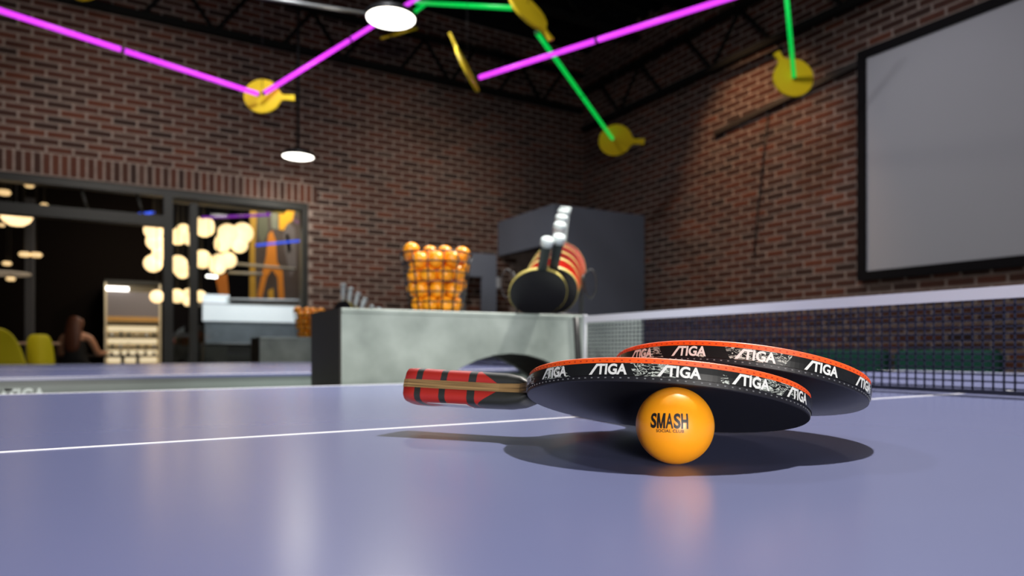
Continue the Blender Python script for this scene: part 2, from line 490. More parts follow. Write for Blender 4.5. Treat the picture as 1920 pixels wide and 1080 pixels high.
# ------------------------------------------------------------------ wall things: screen, bar modelled as a shadow, thin dark line
M_FR = mat('screen_frame', (.006, .005, .006), .85, spec=.2)
t = empty('projection_screen', (XW - .05, 0, 0), label='large blank grey projection screen in a black frame on the brick wall', category='projection screen')
sy1, sz0, sz1 = 3.36, 1.462, 3.207; sy0 = sy1 - 3.10; fw = .075
MB().box((0, sy0, sz0), (.02, sy1, sz1)).build('screen_fabric', M_SCREEN, t)
MB().box((-.02, sy0 - fw, sz0 - fw), (.04, sy1 + fw, sz0)).build('frame_bottom', M_FR, t)
MB().box((-.02, sy0 - fw, sz1), (.04, sy1 + fw, sz1 + fw)).build('frame_top', M_FR, t)
for y in (sy0 - fw, sy1): MB().box((-.02, y, sz0), (.04, y + fw, sz1)).build('frame_side', M_FR, t)
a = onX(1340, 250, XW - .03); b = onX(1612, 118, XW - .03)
o = MB().box((-.02, 0, -.025), (.02, (b - a).length, .025)).build('shadow_bar', mat('shadow_bar_dark', (.03, .022, .018), .6))  # solid dark bar added to draw a truss shadow across the bricks
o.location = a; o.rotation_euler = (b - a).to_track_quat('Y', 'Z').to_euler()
o['label'] = 'dark bar shaped as a shadow along the brick wall left of the projection screen'; o['category'] = 'shadow_bar'
o = MB().tube([onX(x, y, XW - .02) for x, y in ((1441, 205), (1434, 270), (1427, 335), (1420, 400), (1414, 480))], .007, 6).build('thin_line', M_BLACK)  # thin black tube drawing a slanted dark line down the wall
o['label'] = 'thin black line running down the brick wall below the shadow bar'; o['category'] = 'thin_line'

# ------------------------------------------------------------------ corner closet and its open door
CX, CY, CZT = 4.085, 6.11, 2.39
t = empty('corner_closet', (CX, CY, 0), label='tall dark grey boxed-in cupboard standing in the corner of the brick walls', category='cupboard')
wx, wy = XW - CX - .012, YW - CY - .012
MB().bbox((0, 0, 0), (wx, .05, CZT)).build('front_panel', M_CAB, t)
MB().box((0, .05, CZT - .04), (wx, wy, CZT)).build('top_panel', M_CAB, t)
lint = onX(960, 474, CX).z
MB().box((0, .05, lint), (.05, wy, CZT - .04)).build('lintel_panel', M_CAB, t)
MB().box((0, .05, 0), (.05, .17, lint)).build('door_jamb', M_CAB, t)
MB().box((wx - .03, .05, 0), (wx, wy, CZT - .04)).build('side_panel', M_BLACK, t)
a = onY(872, 470, 7.05); b = onY(931, 476, 7.05)
t = empty('cupboard_door', (b.x, 7.05, 0), label='open grey door with a window opening left of the corner cupboard', category='door')
dz = onY(900, 475, 7.05).z; wdt = b.x - a.x + .12
zw = onY(900, 519, 7.05).z
MB().box((-wdt, 0, zw), (0, .04, dz)).build('top_rail', M_CAB, t)
MB().box((-.19, 0, 0), (0, .04, zw)).build('stile', M_CAB, t)
MB().box((-wdt, 0, 0), (-wdt + .12, .04, zw)).build('stile', M_CAB, t)
MB().box((-wdt + .12, 0, 0), (-.19, .04, .9)).build('bottom_rail', M_CAB, t)
MB().box((.0, -.005, 1.55), (.045, .03, 1.68)).build('hinge', M_GRY, t)

# ------------------------------------------------------------------ ping pong tables, nets and ball counters
TZ = .76
def table(x0, x1, y0, y1, xc, label, logo_x=None):
    t = empty('ping_pong_table', (x0, y0, 0), label=label, category='ping pong table', group='blue ping pong tables')
    L, W = x1 - x0, y1 - y0
    MB().bbox((0, 0, TZ - .008), (L, W, TZ), .0015).build('tabletop', M_TABLE, t)
    for a, b in (((0, 0), (L, .014)), ((0, W - .014), (L, W)), ((0, 0), (.014, W)), ((L - .014, 0), (L, W))):
        MB().box((a[0] + .001, a[1] + .001, TZ - .001), (b[0] - .001, b[1] - .001, TZ + .0003)).build('edge_line', M_WHITE, t)
    MB().box((.014, xc[1] - y0 - .0028, TZ - .001), (L - .014, xc[1] - y0 + .0028, TZ + .0003)).build('centre_line', M_WHITE, t)
    for a, b, n in (((0.004, .003), (L - .004, .023), 0), ((0.004, W - .023), (L - .004, W - .003), 0), ((.004, .023), (.024, W - .023), 1), ((L - .024, .023), (L - .004, W - .023), 1)):
        ap = MB().box((a[0], a[1], TZ - .075), (b[0], b[1], TZ - .008)).build('apron', M_APRON, t)
    for px in (.25, L - .31):
        for py in (.15, W - .21):
            MB().bbox((px, py, 0), (px + .06, py + .06, TZ - .1), .005).build('leg', M_BLACK, t)
    if logo_x is not None:
        vs, fs = logo_geo(.030)
        for q in (0, .9): MB().add([(logo_x + x + q - x0, .0026, TZ - .0535 + y) for x, y in vs], fs).build('lettering', mat('apron_print', (.8, .9, .88), .5), ap_first(t))
    return t
def ap_first(t):
    return [c for c in bpy.data.objects if c.parent is t and c.name.startswith('apron')][0]
t1 = table(-1.2, 1.98, -.62, 1.13, (0, .492), 'blue ping pong table in front carrying the two stacked bats and printed ball')
logx = onY(-8, 740, 1.812).x
table(-2.0, 2.35, 1.80, 3.33, (0, 2.565), 'blue ping pong table behind the near concrete ball counter', logx)

def net(xn, y0, y1, label):
    t = empty('table_tennis_net', (xn, y0, TZ), label=label, category='net', group='table tennis nets')
    L = y1 - y0; H = .140; m = MB()
    th = .0011
    for k in range(13):
        z = .010 + k * .0088
        m.box((-.0006, .01, z - th), (.0006, L - .01, z + th))
    n = int((L - .02) / .0122)
    for k in range(n + 1):
        y = .01 + k * .0122
        m.box((-.0006, y - th, .004), (.0006, y + th, H - .012))
    m.build('mesh', M_NET, t, kind='stuff')
    MB().box((-.002, .004, H - .0155), (.002, L - .004, H)).build('top_tape', M_TAPE, t)
    MB().box((-.0012, .01, .002), (.0012, L - .01, .008)).build('bottom_cord', M_NET, t)
    for y, s in ((0, -1), (L, 1)):
        MB().tube([(0, y, -.06), (0, y, .02), (0, y + s*.0, H + .001)], .0042, 10).build('post', M_GRY, t)
        MB().tube([(0, y, H - .002), (0, y, H + .003)], .006, 10).build('post_cap', M_GRY, t)
        MB().box((-.012, y - .028 * s, -.05), (.012, y - .2 * s, -.036)).build('clamp', M_BLACK, t)
        MB().tube([(.0, y + .016 * s, -.06), (-.01, y + .022 * s, H - .002)], .008, 8).build('outer_stay', M_BLACK, t)
    return t
net(.97, -.80, 1.316, 'white taped net across the near ping pong table')
net(1.2, 1.66, 3.47, 'net across the second ping pong table behind the concrete counter')

def counter(x0, y0, zt, label):
    t = empty('ball_counter', (x0, y0, 0), label=label, category='counter', group='arched concrete ball counters')
    W, D = .827, .236; cx = W / 2
    arc = [(cx + .30 * math.cos(a), .50 + (zt - .097 - .50) * math.sin(a)) for a in [math.pi * k / 20 for k in range(21)]]
    poly = [(.0, 0), (0, zt - .012), (W, zt - .012), (W, 0), (cx + .30, 0)] + arc + [(cx - .30, 0)]
    for y, nm in ((0, 'front_panel'), (D - .02, 'back_panel')):
        # panel as a strip of quads around the arch
        m = MB(); vs = []; top = zt - .012
        def col(xa, xb, za, zb):
            m.add([(xa, y, za), (xb, y, zb), (xb, y, top), (xa, y, top)], [(0, 1, 2, 3)])
            m.add([(xa, y+.02, za), (xb, y+.02, zb), (xb, y+.02, top), (xa, y+.02, top)], [(3, 2, 1, 0)])
            m.add([(xa, y, za), (xb, y, zb), (xb, y+.02, zb), (xa, y+.02, za)], [(0, 3, 2, 1)])
        col(0, cx - .30, 0, 0); ar = arc[::-1]
        for i in range(20): col(ar[i][0], ar[i+1][0], ar[i][1], ar[i+1][1])
        col(cx + .30, W, 0, 0)
        m.add([(0, y, 0), (0, y+.02, 0), (0, y+.02, top), (0, y, top), (W, y, 0), (W, y+.02, 0), (W, y+.02, top), (W, y, top)], [(0,3,2,1),(4,5,6,7),(2,3,7,6)])
        m.build(nm, M_CONC, t)
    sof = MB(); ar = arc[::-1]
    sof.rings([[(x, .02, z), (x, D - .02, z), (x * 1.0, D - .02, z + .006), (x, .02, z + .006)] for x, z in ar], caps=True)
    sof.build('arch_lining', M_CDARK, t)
    MB().bbox((0, 0, zt - .012), (W, D, zt), .002).build('counter_top', M_CONC, t)
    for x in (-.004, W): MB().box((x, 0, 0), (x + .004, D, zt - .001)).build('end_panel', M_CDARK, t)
    return t
C1 = (.4145, 1.42, .9081); C2 = (.646, 3.65, .885)
counter(*C1, 'concrete ball counter with an arched cut-out directly behind the near table')
counter(*C2, 'farther concrete ball counter partly hidden left of the near one')

# ------------------------------------------------------------------ ball baskets
def settle(n, h, r0, r1, r=.02, it=260):
    rnd = random.Random(3); P = []
    for i in range(n):
        a = rnd.uniform(0, 6.28); q = rnd.uniform(0, .05)
        P.append([q*math.cos(a), q*math.sin(a), .03 + i * .0042])
    for k in range(it):
        for p in P: p[2] -= .0012 if k < it - 60 else .0002
        for s in range(2):
            for i in range(n):
                a = P[i]
                for j in range(i + 1, n):
                    b = P[j]; dx = b[0]-a[0]; dy = b[1]-a[1]; dz = b[2]-a[2]
                    if abs(dx) > .04 or abs(dy) > .04 or abs(dz) > .04: continue
                    d2 = dx*dx + dy*dy + dz*dz
                    if d2 < .0016 and d2 > 1e-12:
                        d = math.sqrt(d2); f = (.04 - d) / d * .5
                        a[0] -= dx*f; a[1] -= dy*f; a[2] -= dz*f; b[0] += dx*f; b[1] += dy*f; b[2] += dz*f
            for p in P:
                if p[2] < .0215: p[2] = .0215
                lim = r0 + (r1 - r0) * min(p[2], h) / h - .0212
                q = math.hypot(p[0], p[1])
                if q > lim and p[2] < h + .012: p[0] *= lim / q; p[1] *= lim / q
                elif p[2] >= h + .012 and q > lim: p[0] *= lim/q; p[1] *= lim/q
    return P
BH_ = .142; BR0, BR1 = .064, .087
BALLS = [p for p in settle(54, BH_, BR0, BR1) if p[2] < .150]
mball = MB().sphere((0,0,0), .02, 20, 12).mesh('ball', M_OR)
def basket(loc, label, blabel, grp):
    t = empty('wire_basket', loc, label=label, category='basket', group='wire ball baskets')
    for k in range(7):
        f = k / 6; R = BR0 + (BR1 - BR0) * f
        MB().ring_torus((0, 0, .002 + f * BH_), R, .0024 if k == 6 else .0019, 36).build('hoop_wire', M_BLACK, t)
    for k in range(14):
        a = 2 * math.pi * k / 14
        MB().tube([((BR0)*math.cos(a), BR0*math.sin(a), .002), (BR1*math.cos(a), BR1*math.sin(a), BH_ + .002)], .0018, 5).build('upright_wire', M_BLACK, t)
    for k in range(-2, 3):
        x = k * .024; y = math.sqrt(BR0**2 - x*x); MB().tube([(x, -y, .0015), (x, y, .0015)], .0012, 5).build('base_wire', M_BLACK, t)
    for p in BALLS:
        o = bpy.data.objects.new('orange_ball', mball); COL.objects.link(o); o.location = V(loc) + V(p)
        o['label'] = blabel; o['category'] = 'ball'; o['group'] = grp
bx, by = .27, .118
basket((C1[0] + bx, C1[1] + by, C1[2]), 'wire basket heaped with orange balls on the near concrete counter', 'plain orange ball in the wire basket on the near counter', 'orange balls in the near basket')
basket((C2[0] + bx + .01, C2[1] + by, C2[2]), 'wire basket of orange balls on the farther concrete counter', 'plain orange ball in the wire basket on the farther counter', 'orange balls in the farther basket')

# ------------------------------------------------------------------ hero paddles
A_, B_, HH = .0862, .0773, .0067
def outline(k=1.0, n=120, a=A_, b=B_, sh=.03):
    P = []
    for i in range(n):
        th = 2 * math.pi * i / n; c, s = math.cos(th), math.sin(th); e = 2 / (2.08 if c < 0 else 2.03)
        x = math.copysign(abs(c)**e, c); y = math.copysign(abs(s)**e, s)
        P.append((a * x * k, b * y * (1 + sh * x) * k))
    return P
def paddle_matrix(p):
    Rx = Matrix.Rotation(p[3], 4, 'X'); Ry = Matrix.Rotation(p[4], 4, 'Y')
    Rz = Matrix.Rotation(math.atan2(RGT.y, RGT.x) + p[5], 4, 'Z')
    return Matrix.Translation(V(p[:3])) @ Rz @ Ry @ Rx
def slab(pts, prof):   # prof: list of (z, inset)
    cx = 0; m = MB(); rings = []
    for z, ins in prof:
        rings.append([(x * (1 - ins / A_), y * (1 - ins / B_), z) for x, y in pts])
    return m.rings(rings, True, False)
def hero(p, label, logos, handle_mat):
    t = empty('table_tennis_bat', matrix=paddle_matrix(p), label=label, category='table tennis bat', group='stacked bats on the near table')
    O = outline()
    zt0, zb0 = HH - .0033, -HH + .0030
    slab(O, [(zb0, .0012), (zt0, .0012)]).build('blade_core', M_WOOD, t)
    slab(O, [(zt0, .0004), (HH - .0005, .0004), (HH, .0009)]).build('red_rubber', M_RED, t, label='bright red rubber sheet')
    slab(O, [(-HH, .0009), (-HH + .0005, .0004), (zb0, .0004)]).build('black_rubber', M_BRUB, t, label='smooth black rubber sheet')
    # rows of pimple ends showing at the rubber edges
    m = MB(); m2 = MB(); OO = outline(1.0, 260)
    for i, (x, y) in enumerate(OO):
        if i % 2: continue
        nx, ny = x / A_, y / B_; l = math.hypot(nx, ny); nx /= l; ny /= l
        for mm, z in ((m, -HH + .0019), (m2, HH - .0019)):
            c = V((x - nx * .0004, y - ny * .0004, z)); tx = V((-ny, nx, 0)) * .0005; nn = V((nx, ny, 0)) * .00022; zz = V((0, 0, .0003))
            mm.add([c - tx - zz + nn, c + tx - zz + nn, c + tx + zz + nn, c - tx + zz + nn, c - tx - zz - nn, c + tx - zz - nn, c + tx + zz - nn, c - tx + zz - nn],
                   [(0,1,2,3), (0,4,5,1), (1,5,6,2), (2,6,7,3), (3,7,4,0)])
    m.build('rubber_pimples', mat('pimple_grey', (.16, .17, .18), .6), t, kind='stuff')
    m2.build('rubber_pimples', mat('pimple_red', (.45, .03, .006), .6), t, kind='stuff')
    # tape wraps the edge, open at the neck
    n = 200; rings = []
    TO = outline(1.0, n)
    idx = [i for i in range(n) if not (abs(i - n / 2) < 9)]
    idx = [i for i in range(n // 2 + 9, n)] + [i for i in range(0, n // 2 - 8)]
    for i in idx:
        x, y = TO[i]; nx, ny = x / A_, y / B_; l = math.hypot(nx, ny); nx /= l; ny /= l
        o = .0003
        rings.append([(x + nx*o, y + ny*o, zb0 + .0001), (x + nx*o*1.4, y + ny*o*1.4, (zb0+zt0)/2), (x + nx*o, y + ny*o, zt0 - .0001), (x - nx*.0008, y - ny*.0008, zt0 - .0001), (x - nx*.0008, y - ny*.0008, zb0 + .0001)])
    tape = MB().rings(rings, True).build('edge_tape', M_ETAPE, t)
    # lettering bent along the rim; arc length from the tip
    N = 720; DO = outline(1.0, N); S_ = [0]
    for i in range(N): S_.append(S_[-1] + math.hypot(DO[(i+1) % N][0] - DO[i][0], DO[(i+1) % N][1] - DO[i][1]))
    tot = S_[-1]
    import bisect
    def rim(s, off):
        s %= tot; i = min(N - 1, bisect.bisect(S_, s) - 1); f = (s - S_[i]) / (S_[i+1] - S_[i])
        x = DO[i][0] + (DO[(i+1) % N][0] - DO[i][0]) * f; y = DO[i][1] + (DO[(i+1) % N][1] - DO[i][1]) * f
        nx, ny = x / A_**2, y / B_**2; l = math.hypot(nx, ny)
        return x + nx/l*off, y + ny/l*off
    hgt = .0061; vs, fs = logo_geo(hgt)
    wl_ = max(v[0] for v in vs)
    for s0, kx in logos:
        MB().add([(*rim(s0 + (x - wl_/2) * kx, .0008), zb0 + .00035 + y) for x, y in vs], fs).build('lettering', M_PRINT, tape)
    # plywood neck and core of the handle
    xb = -A_ - .098
    neck = [(xb, -.0125), (xb, .0125), (xb + .004, .0135), (-A_ - .022, .0118), (-A_ - .006, .0140), (-A_ + .004, .0215), (-A_ + .016, .035),
            (-A_ + .016, -.035), (-A_ + .004, -.0215), (-A_ - .006, -.0140), (-A_ - .022, -.0118), (xb + .004, -.0135)]
    core = MB().prism(neck[::-1], lambda q, s: V((q[0], q[1], .0029 if s else -.0029))).build('wooden_core', M_WOOD, t, label='bare plywood edge along the grip')
    for sgn in (1, -1):
        rings = []
        for x, wd, hh in ((0, .0118, .0070), (.0015, .0134, .0086), (.010, .0138, .0088), (.035, .0126, .0084), (.062, .0120, .0082), (.080, .0120, .0078), (.090, .0122, .0062), (.0965, .0124, .0030), (.098, .0124, .0006)):
            r = []
            for k in range(9):
                a = math.pi * k / 8
                r.append((xb + x, wd * math.copysign(abs(math.cos(a))**.55, math.cos(a)), sgn * (.0029 + 1.12 * hh * abs(math.sin(a))**.55)))
            rings.append(r if sgn < 0 else r[::-1])
        MB().rings(rings, True, True).build('grip', handle_mat, t)
    MB().box((xb + .018, -.006, -.01235), (xb + .05, .006, -.0117)).build('badge', M_GRY, t, label='pale badge under the grip')
    return t
XB = -A_ - .098
GRIP = grip_mat(XB)
P1 = [0.29855, 0.32348, 0.78823, -0.27626, 0.02189, -0.42155]
P2 = [0.36462, 0.32634, 0.79734, -0.25739, -0.09913, -1.12588]
LOG1 = [(s, 1.22) for s in (-.220, -.182, -.144, -.106, -.068, -.033)]
LOG2 = [(s, 1.22) for s in (-.204, -.166, -.128, -.090, -.052, -.014, .024, .062)]
hero(P1, 'front lower red and black bat with plaid grip propped on the printed orange ball', LOG1, GRIP)
hero(P2, 'upper red and black bat lying across the front one, grip hidden behind', LOG2, GRIP)

# ------------------------------------------------------------------ printed ball
bc = at(1265, 797, .356); bc.z = TZ + .0201
t = empty('printed_ball', bc, label='orange ball with black lettering on the table in front of the bats', category='ball')
MB().sphere((0, 0, 0), .02, 64, 40).build('shell', M_OR, t)
nrm = (V((0, 0, CZ)) - bc); nrm.normalize()
rt = V((0,0,1)).cross(nrm).normalized(); up = nrm.cross(rt)
def ball_text(g, cx, cy, W, H, m):
    vs, fs = fit_geo(g, W, H)
    out = []
    for x, y in vs:
        a = (cx + x - W / 2) / .02; b = (cy + y - H / 2) / .02
        d = nrm * (math.cos(a) * math.cos(b)) + rt * (math.sin(a) * math.cos(b)) + up * math.sin(b)
        out.append(d * .02012)
    m.add(out, fs)
m = MB()
def m_glyph():
    vs, fs = [], []
    def stroke(x0, x1, x2, x3, n=8):      # slanted bar from (x0..x1, 0) to (x2..x3, 1)
        o = len(vs)
        for k in range(n + 1):
            t_ = k / n; vs.append((x0 + (x2 - x0) * t_, t_)); vs.append((x1 + (x3 - x1) * t_, t_))
        for k in range(n): fs.append((o+2*k, o+2*k+1, o+2*k+3, o+2*k+2))
    stroke(0, .24, 0, .24); stroke(.76, 1, .76, 1); stroke(.40, .58, .06, .27); stroke(.42, .60, .73, .94)
    return vs, fs
gx = -.0030 - .0095
for ch, wd_ in (('S', .0034), ('M', .0043), ('A', .0037), ('S', .0034), ('H', .0035)):
    g_ = m_glyph() if ch == 'M' else text_geo(ch, 1, .035 if ch != 'A' else .025, 3)
    ball_text(g_, gx + wd_ / 2, .0022, wd_, .0076, m); gx += wd_ + .00022
ball_text(text_geo('SOCIAL CLUB', 1, .02, 2, 1.0, 1.05), -.0024, -.0028, .0140, .00155, m)
m.build('lettering', M_INK, t)

# ------------------------------------------------------------------ racks of spare bats
M_HW = mat('white_handle', (.62, .70, .70), .5); M_HD = mat('dark_handle', (.02, .03, .03), .5); M_YT = mat('yellow_edge', (.60, .50, .14), .5)
def small_bat_proto(front, back, handle, label):
    t = empty('table_tennis_bat', (0, 0, 0)); t['label'] = label; t['category'] = 'table tennis bat'
    O = [(x * .96, y * .98) for x, y in outline(1, 40)]       # x along: blade tip down
    def sl(y0, y1, k): return MB().prism(O, lambda p, s: V((p[1] * k, y1 if s else y0, -p[0] * k)))
    sl(-.0055, -.0025, .985).build('front_rubber', front, t)
    sl(.0025, .0055, .985).build('back_rubber', back, t)
    sl(-.0025, .0025, .975).build('blade_core', M_WOOD, t)
    P = [(x * .94, y * .96) for x, y in outline(1, 60)][0:28] + []
    pts = [V((y, 0, -x)) for x, y in [(a * .965, b * .985) for a, b in outline(1, 48)] if x < .9]
    rings = []
    for q in [(x, y) for x, y in outline(1, 48)]:
        x, y = q[1] * .97, -q[0] * .95
        rings.append([(x, -.004, y), (x * 1.015, -.004, y * 1.015), (x * 1.015, .004, y * 1.015), (x, .004, y)])
    rings.append(rings[0])
    MB().rings(rings, False).build('edge_tape', M_YT, t)
    rings = []
    for z, wd, th in ((.078, .013, .006), (.088, .0125, .011), (.12, .0125, .0115), (.15, .0135, .012), (.170, .0155, .013), (.174, .014, .012)):
        rings.append([(wd * math.cos(a), th * math.sin(a), z) for a in [2*math.pi*k/12 for k in range(12)]])
    MB().rings(rings, True, True).build('handle', handle, t)
    MB().rings([[(.0158 * k * math.cos(a), .0133 * k * math.sin(a), z) for a in [2*math.pi*j/12 for j in range(12)]] for z, k in ((.160, 1.0), (.174, 1.04), (.178, .95))], True, True).build('handle_end', M_HW, t)
    return t
dk = small_bat_proto(M_BRUB, M_RED2, M_HD, '')
rd = small_bat_proto(M_RED2, M_BRUB, M_HW, '')
index_kids()
def rack(x, y, z, label, names, ang):
    t = empty('bat_rack', (x, y, z), rot=(0, 0, ang), label=label, category='rack', group='wire bat racks')
    MB().lathe([(.0, .0), (.094, .0), (.096, .003), (.094, .006), (0, .006)], 32).build('base_plate', M_BLACK, t)
    MB().tube([(.094*math.cos(a), .094*math.sin(a), .10) for a in [math.radians(-20 + 11*k) for k in range(21)]], .0026, 6).build('back_hoop', M_BLACK, t)
    for k in (-20, 20, 60, 120, 160, 200):
        a = math.radians(k)
        MB().tube([(.092*math.cos(a), .092*math.sin(a), .005), (.094*math.cos(a), .094*math.sin(a), .10), (.104*math.cos(a), .104*math.sin(a), .118)], .0024, 6).build('upright_wire', M_BLACK, t)
    for s_ in (-1, 1): MB().ring_torus((.112 * s_, .0, .09), .016, .0024, 24, rx=.038, axis='Y').build('side_loop', M_BLACK, t)
    M0 = Matrix.Translation(V((x, y, z))) @ Matrix.Rotation(ang, 4, 'Z')
    spec = [(dk, -.040, .040, .010, .86), (dk, -.010, .055, .010, .80), (rd, -.004, .072, .018, .60), (rd, .004, .088, .028, .45), (rd, .013, .104, .040, .30), (rd, .022, .120, .050, .16)]
    for (src, dx, dy, dzz, lean), nm in zip(spec, names):
        o = src if src.name not in USED else copy_tree(src)
        USED.add(src.name)
        o.matrix_world = M0 @ Matrix.Translation(V((dx, dy - .040, dzz - .002))) @ Matrix.Rotation(lean, 4, 'X') @ Matrix.Rotation(.10, 4, 'Y') @ Matrix.Translation(V((0, 0, .083)))
        o['label'] = nm; o['group'] = 'spare bats standing in the racks'
USED = set()
va = math.atan2(RGT.y, RGT.x)
rack(C1[0] + .600, C1[1] + .118, C1[2], 'round black wire rack of upright bats on the near concrete counter',
     ['frontmost black-faced bat at the left of the near rack', 'black-faced bat second from the front of the near rack', 'red-faced bat with pale handle lowest in the near rack',
      'red-faced bat with pale handle second lowest in the near rack', 'red-faced bat with pale handle second highest in the near rack', 'red-faced bat with pale handle standing highest in the near rack'], va)
rack(C2[0] + .53, C2[1] + .118, C2[2], 'black wire rack of pale-handled bats on the farther concrete counter',
     ['frontmost bat of the rack on the farther counter', 'second bat from the front of the rack on the farther counter', 'lowest pale-handled red bat of the rack on the farther counter',
      'second lowest pale-handled red bat of the rack on the farther counter', 'second highest pale-handled red bat of the rack on the farther counter', 'highest pale-handled red bat of the rack on the farther counter'], va + math.pi - .5)

# ------------------------------------------------------------------ hanging yellow bats, tube lights, pendants
def frame_from(h, n):
    x = (RGT * h[0] + UPV * h[1] + FWD * h[2]).normalized(); z = (RGT * n[0] + UPV * n[1] + FWD * n[2])
    z = (z - x * z.dot(x)).normalized(); y = z.cross(x)
    return Matrix((x, y, z)).transposed().to_4x4()
def big_bat(px, py, d, h, n, r, label, hl=1.75):
    M = Matrix.Translation(at(px, py, d)) @ frame_from(h, n)
    t = empty('hanging_bat', matrix=M, label=label, category='hanging decoration', group='yellow bats hanging from the ceiling')
    P = []
    a0 = .33
    for k in range(41):
        a = a0 + (2*math.pi - 2*a0) * k / 40; P.append((r*math.cos(a), r*math.sin(a)))
    MB().prism(P, lambda p, s: V((p[0], p[1], .010 if s else -.010))).build('blade', M_YEL, t)
    x1 = r * math.cos(a0); y1 = r * math.sin(a0)
    H = [(x1, -y1), (x1 + r*.14, -r*.17), (x1 + r*.24, -r*.14), (r * hl, -r*.17), (r * hl, r*.17), (x1 + r*.24, r*.14), (x1 + r*.14, r*.17), (x1, y1)]
    MB().prism(H, lambda p, s: V((p[0], p[1], .010 if s else -.010))).build('handle', M_YEL, t)
    Mi = M.inverted(); c = M.translation
    m = MB().tube([Mi @ (c + V((0, 0, r*.3))), Mi @ V((c.x, c.y, ZC - .02))], .002, 5)
    m.build('suspension_cable', M_BLACK, t)
    return t
big_bat(492, 181, 5.25, (1, -.02, .1), (0, .15, -1), .137, 'yellow hanging bat where two purple light tubes meet', 1.75)
big_bat(1154, 263, 6.7, (1, -.05, 0), (-.1, -.72, -.70), .162, 'yellow hanging bat at the foot of the long green tube by the corner')
big_bat(1487, 146, 5.4, (-.5, .85, .1), (.15, -.1, -1), .158, 'yellow hanging bat left of the projection screen', 1.55)
big_bat(990, 20, 4.5, (.62, -.78, 0), (.62, .50, -.64), .155, 'edge-on yellow hanging bat at the top between green tubes', 1.6)
big_bat(876, 132, 4.9, (-.42, .9, 0), (.9, .42, -.20), .165, 'thin edge-on yellow hanging bat at the end of the right purple tube', 1.75)
big_bat(757, 60, 6.2, (-.9, -.1, .3), (0, .85, -.5), .13, 'yellow hanging bat just below and behind the big round lamp')
big_bat(160, -32, 5.2, (1, .1, 0), (0, .15, -1), .145, 'yellow hanging bat cut off by the top edge above the left purple tube')
def led(a, b, m, label, grp, r=.0165, thin_line=True):
    A = at(*a); B = at(*b); D = B - A; L = D.length
    M = Matrix.Translation(A) @ D.to_track_quat('X', 'Z').to_matrix().to_4x4()
    t = empty('light_tube', matrix=M, label=label, category='light tube', group=grp)
    k = max(1, round(L / 1.15)); s = L / k
    for i in range(k):
        MB().tube([(i*s + .012, 0, 0), ((i+1)*s - .012, 0, 0)], r, 12).build('tube', m, t)
    for i in range(k + 1):
        MB().tube([(max(0, i*s - .012), 0, 0), (min(L, i*s + .012), 0, 0)], r * .85, 10).build('joint_cap', mat('cap_violet', (.12, .02, .16), .5) if m in (M_PUR, M_VIO) else mat('cap_green', (.01, .12, .03), .5) if m is M_GRN else mat('cap_blue', (.01, .02, .12), .5), t)
    return t
g1 = 'purple ceiling light tubes'; g2 = 'green ceiling light tubes'; g3 = 'light tubes of the next room'
led((-110, -16, 3.9), (486, 177, 5.17), M_PUR, 'long purple light tube at the upper left', g1)
led((493, 176, 5.17), (800, -14, 5.9), M_PUR, 'purple light tube rising behind the big round lamp', g1)
led((897, 146, 4.95), (1400, -14, 3.9), M_PUR, 'long purple light tube crossing the green one at top', g1)
led((779, 5, 5.9), (964, 15, 4.62), M_GRN, 'nearly level green light tube at the top right of the lamp', g2)
led((803, 3, 5.9), (770, 28, 6.2), M_GRN, 'short green light tube just right of the lamp', g2)
led((1006, 60, 4.62), (1149, 261, 6.66), M_GRN, 'long green light tube slanting down toward the room corner', g2)
led((1474, -14, 4.9), (1489, 147, 5.38), M_GRN, 'upright green light tube above the bat near the screen', g2)
KPX = (960 + 1280 * KEY.dot(RGT) / KEY.dot(FWD), 656 - 1280 * (KEY.z + .02 - CZ) / KEY.dot(FWD), KEY.dot(FWD))
def pendant(px, py, d, dia, label, out=False):
    c = at(px, py, d)
    t = empty('pendant_lamp', c, label=label, category='pendant lamp', group='round disc pendant lamps')
    R = dia / 2
    MB().lathe([(0, 0), (R, 0), (R, .008), (0, .008)], 40, smooth=False).build('diffuser', M_BULB, t)
    MB().lathe([(R + .004, -.004), (R + .01, 0), (R + .01, .03), (R * .8, .05), (.03, .055), (0, .055)], 40, caps=False).build('housing', M_BLACK, t)
    MB().tube([(0, 0, .05), (0, 0, ZC - c.z)], .013, 8).build('hanging_rod', M_BLACK, t)
    return t
pendant(733, 35, 5.0, .35, 'large bright disc lamp hanging at the top of the room')
pendant(*KPX, .3, 'round disc lamp hanging over the near table out of the top of the view')
pendant(559, 294, 6.6, .29, 'smaller bright disc lamp on a long rod before the brick wall')
A = at(430, -14, 4.4); B = at(697, 27, 5.0)
o = MB().tube([(0,0,0), B - A], .013, 8).build('ceiling_pipe', mat('galvanised', (.45, .46, .46), .4, metal=.6)); o.location = A
o['label'] = 'thin pale metal pipe under the ceiling left of the big lamp'; o['category'] = 'pipe'
for i, (dx, l) in enumerate(((0, 'black round duct under the dark ceiling'),)):
    o = MB().tube([(0, 0, 0), (7.5, 0, 0)], .16, 20).build('ceiling_duct', M_TRUSS); o.location = (XL, 5.1, 4.45)
    o['label'] = l; o['category'] = 'duct'

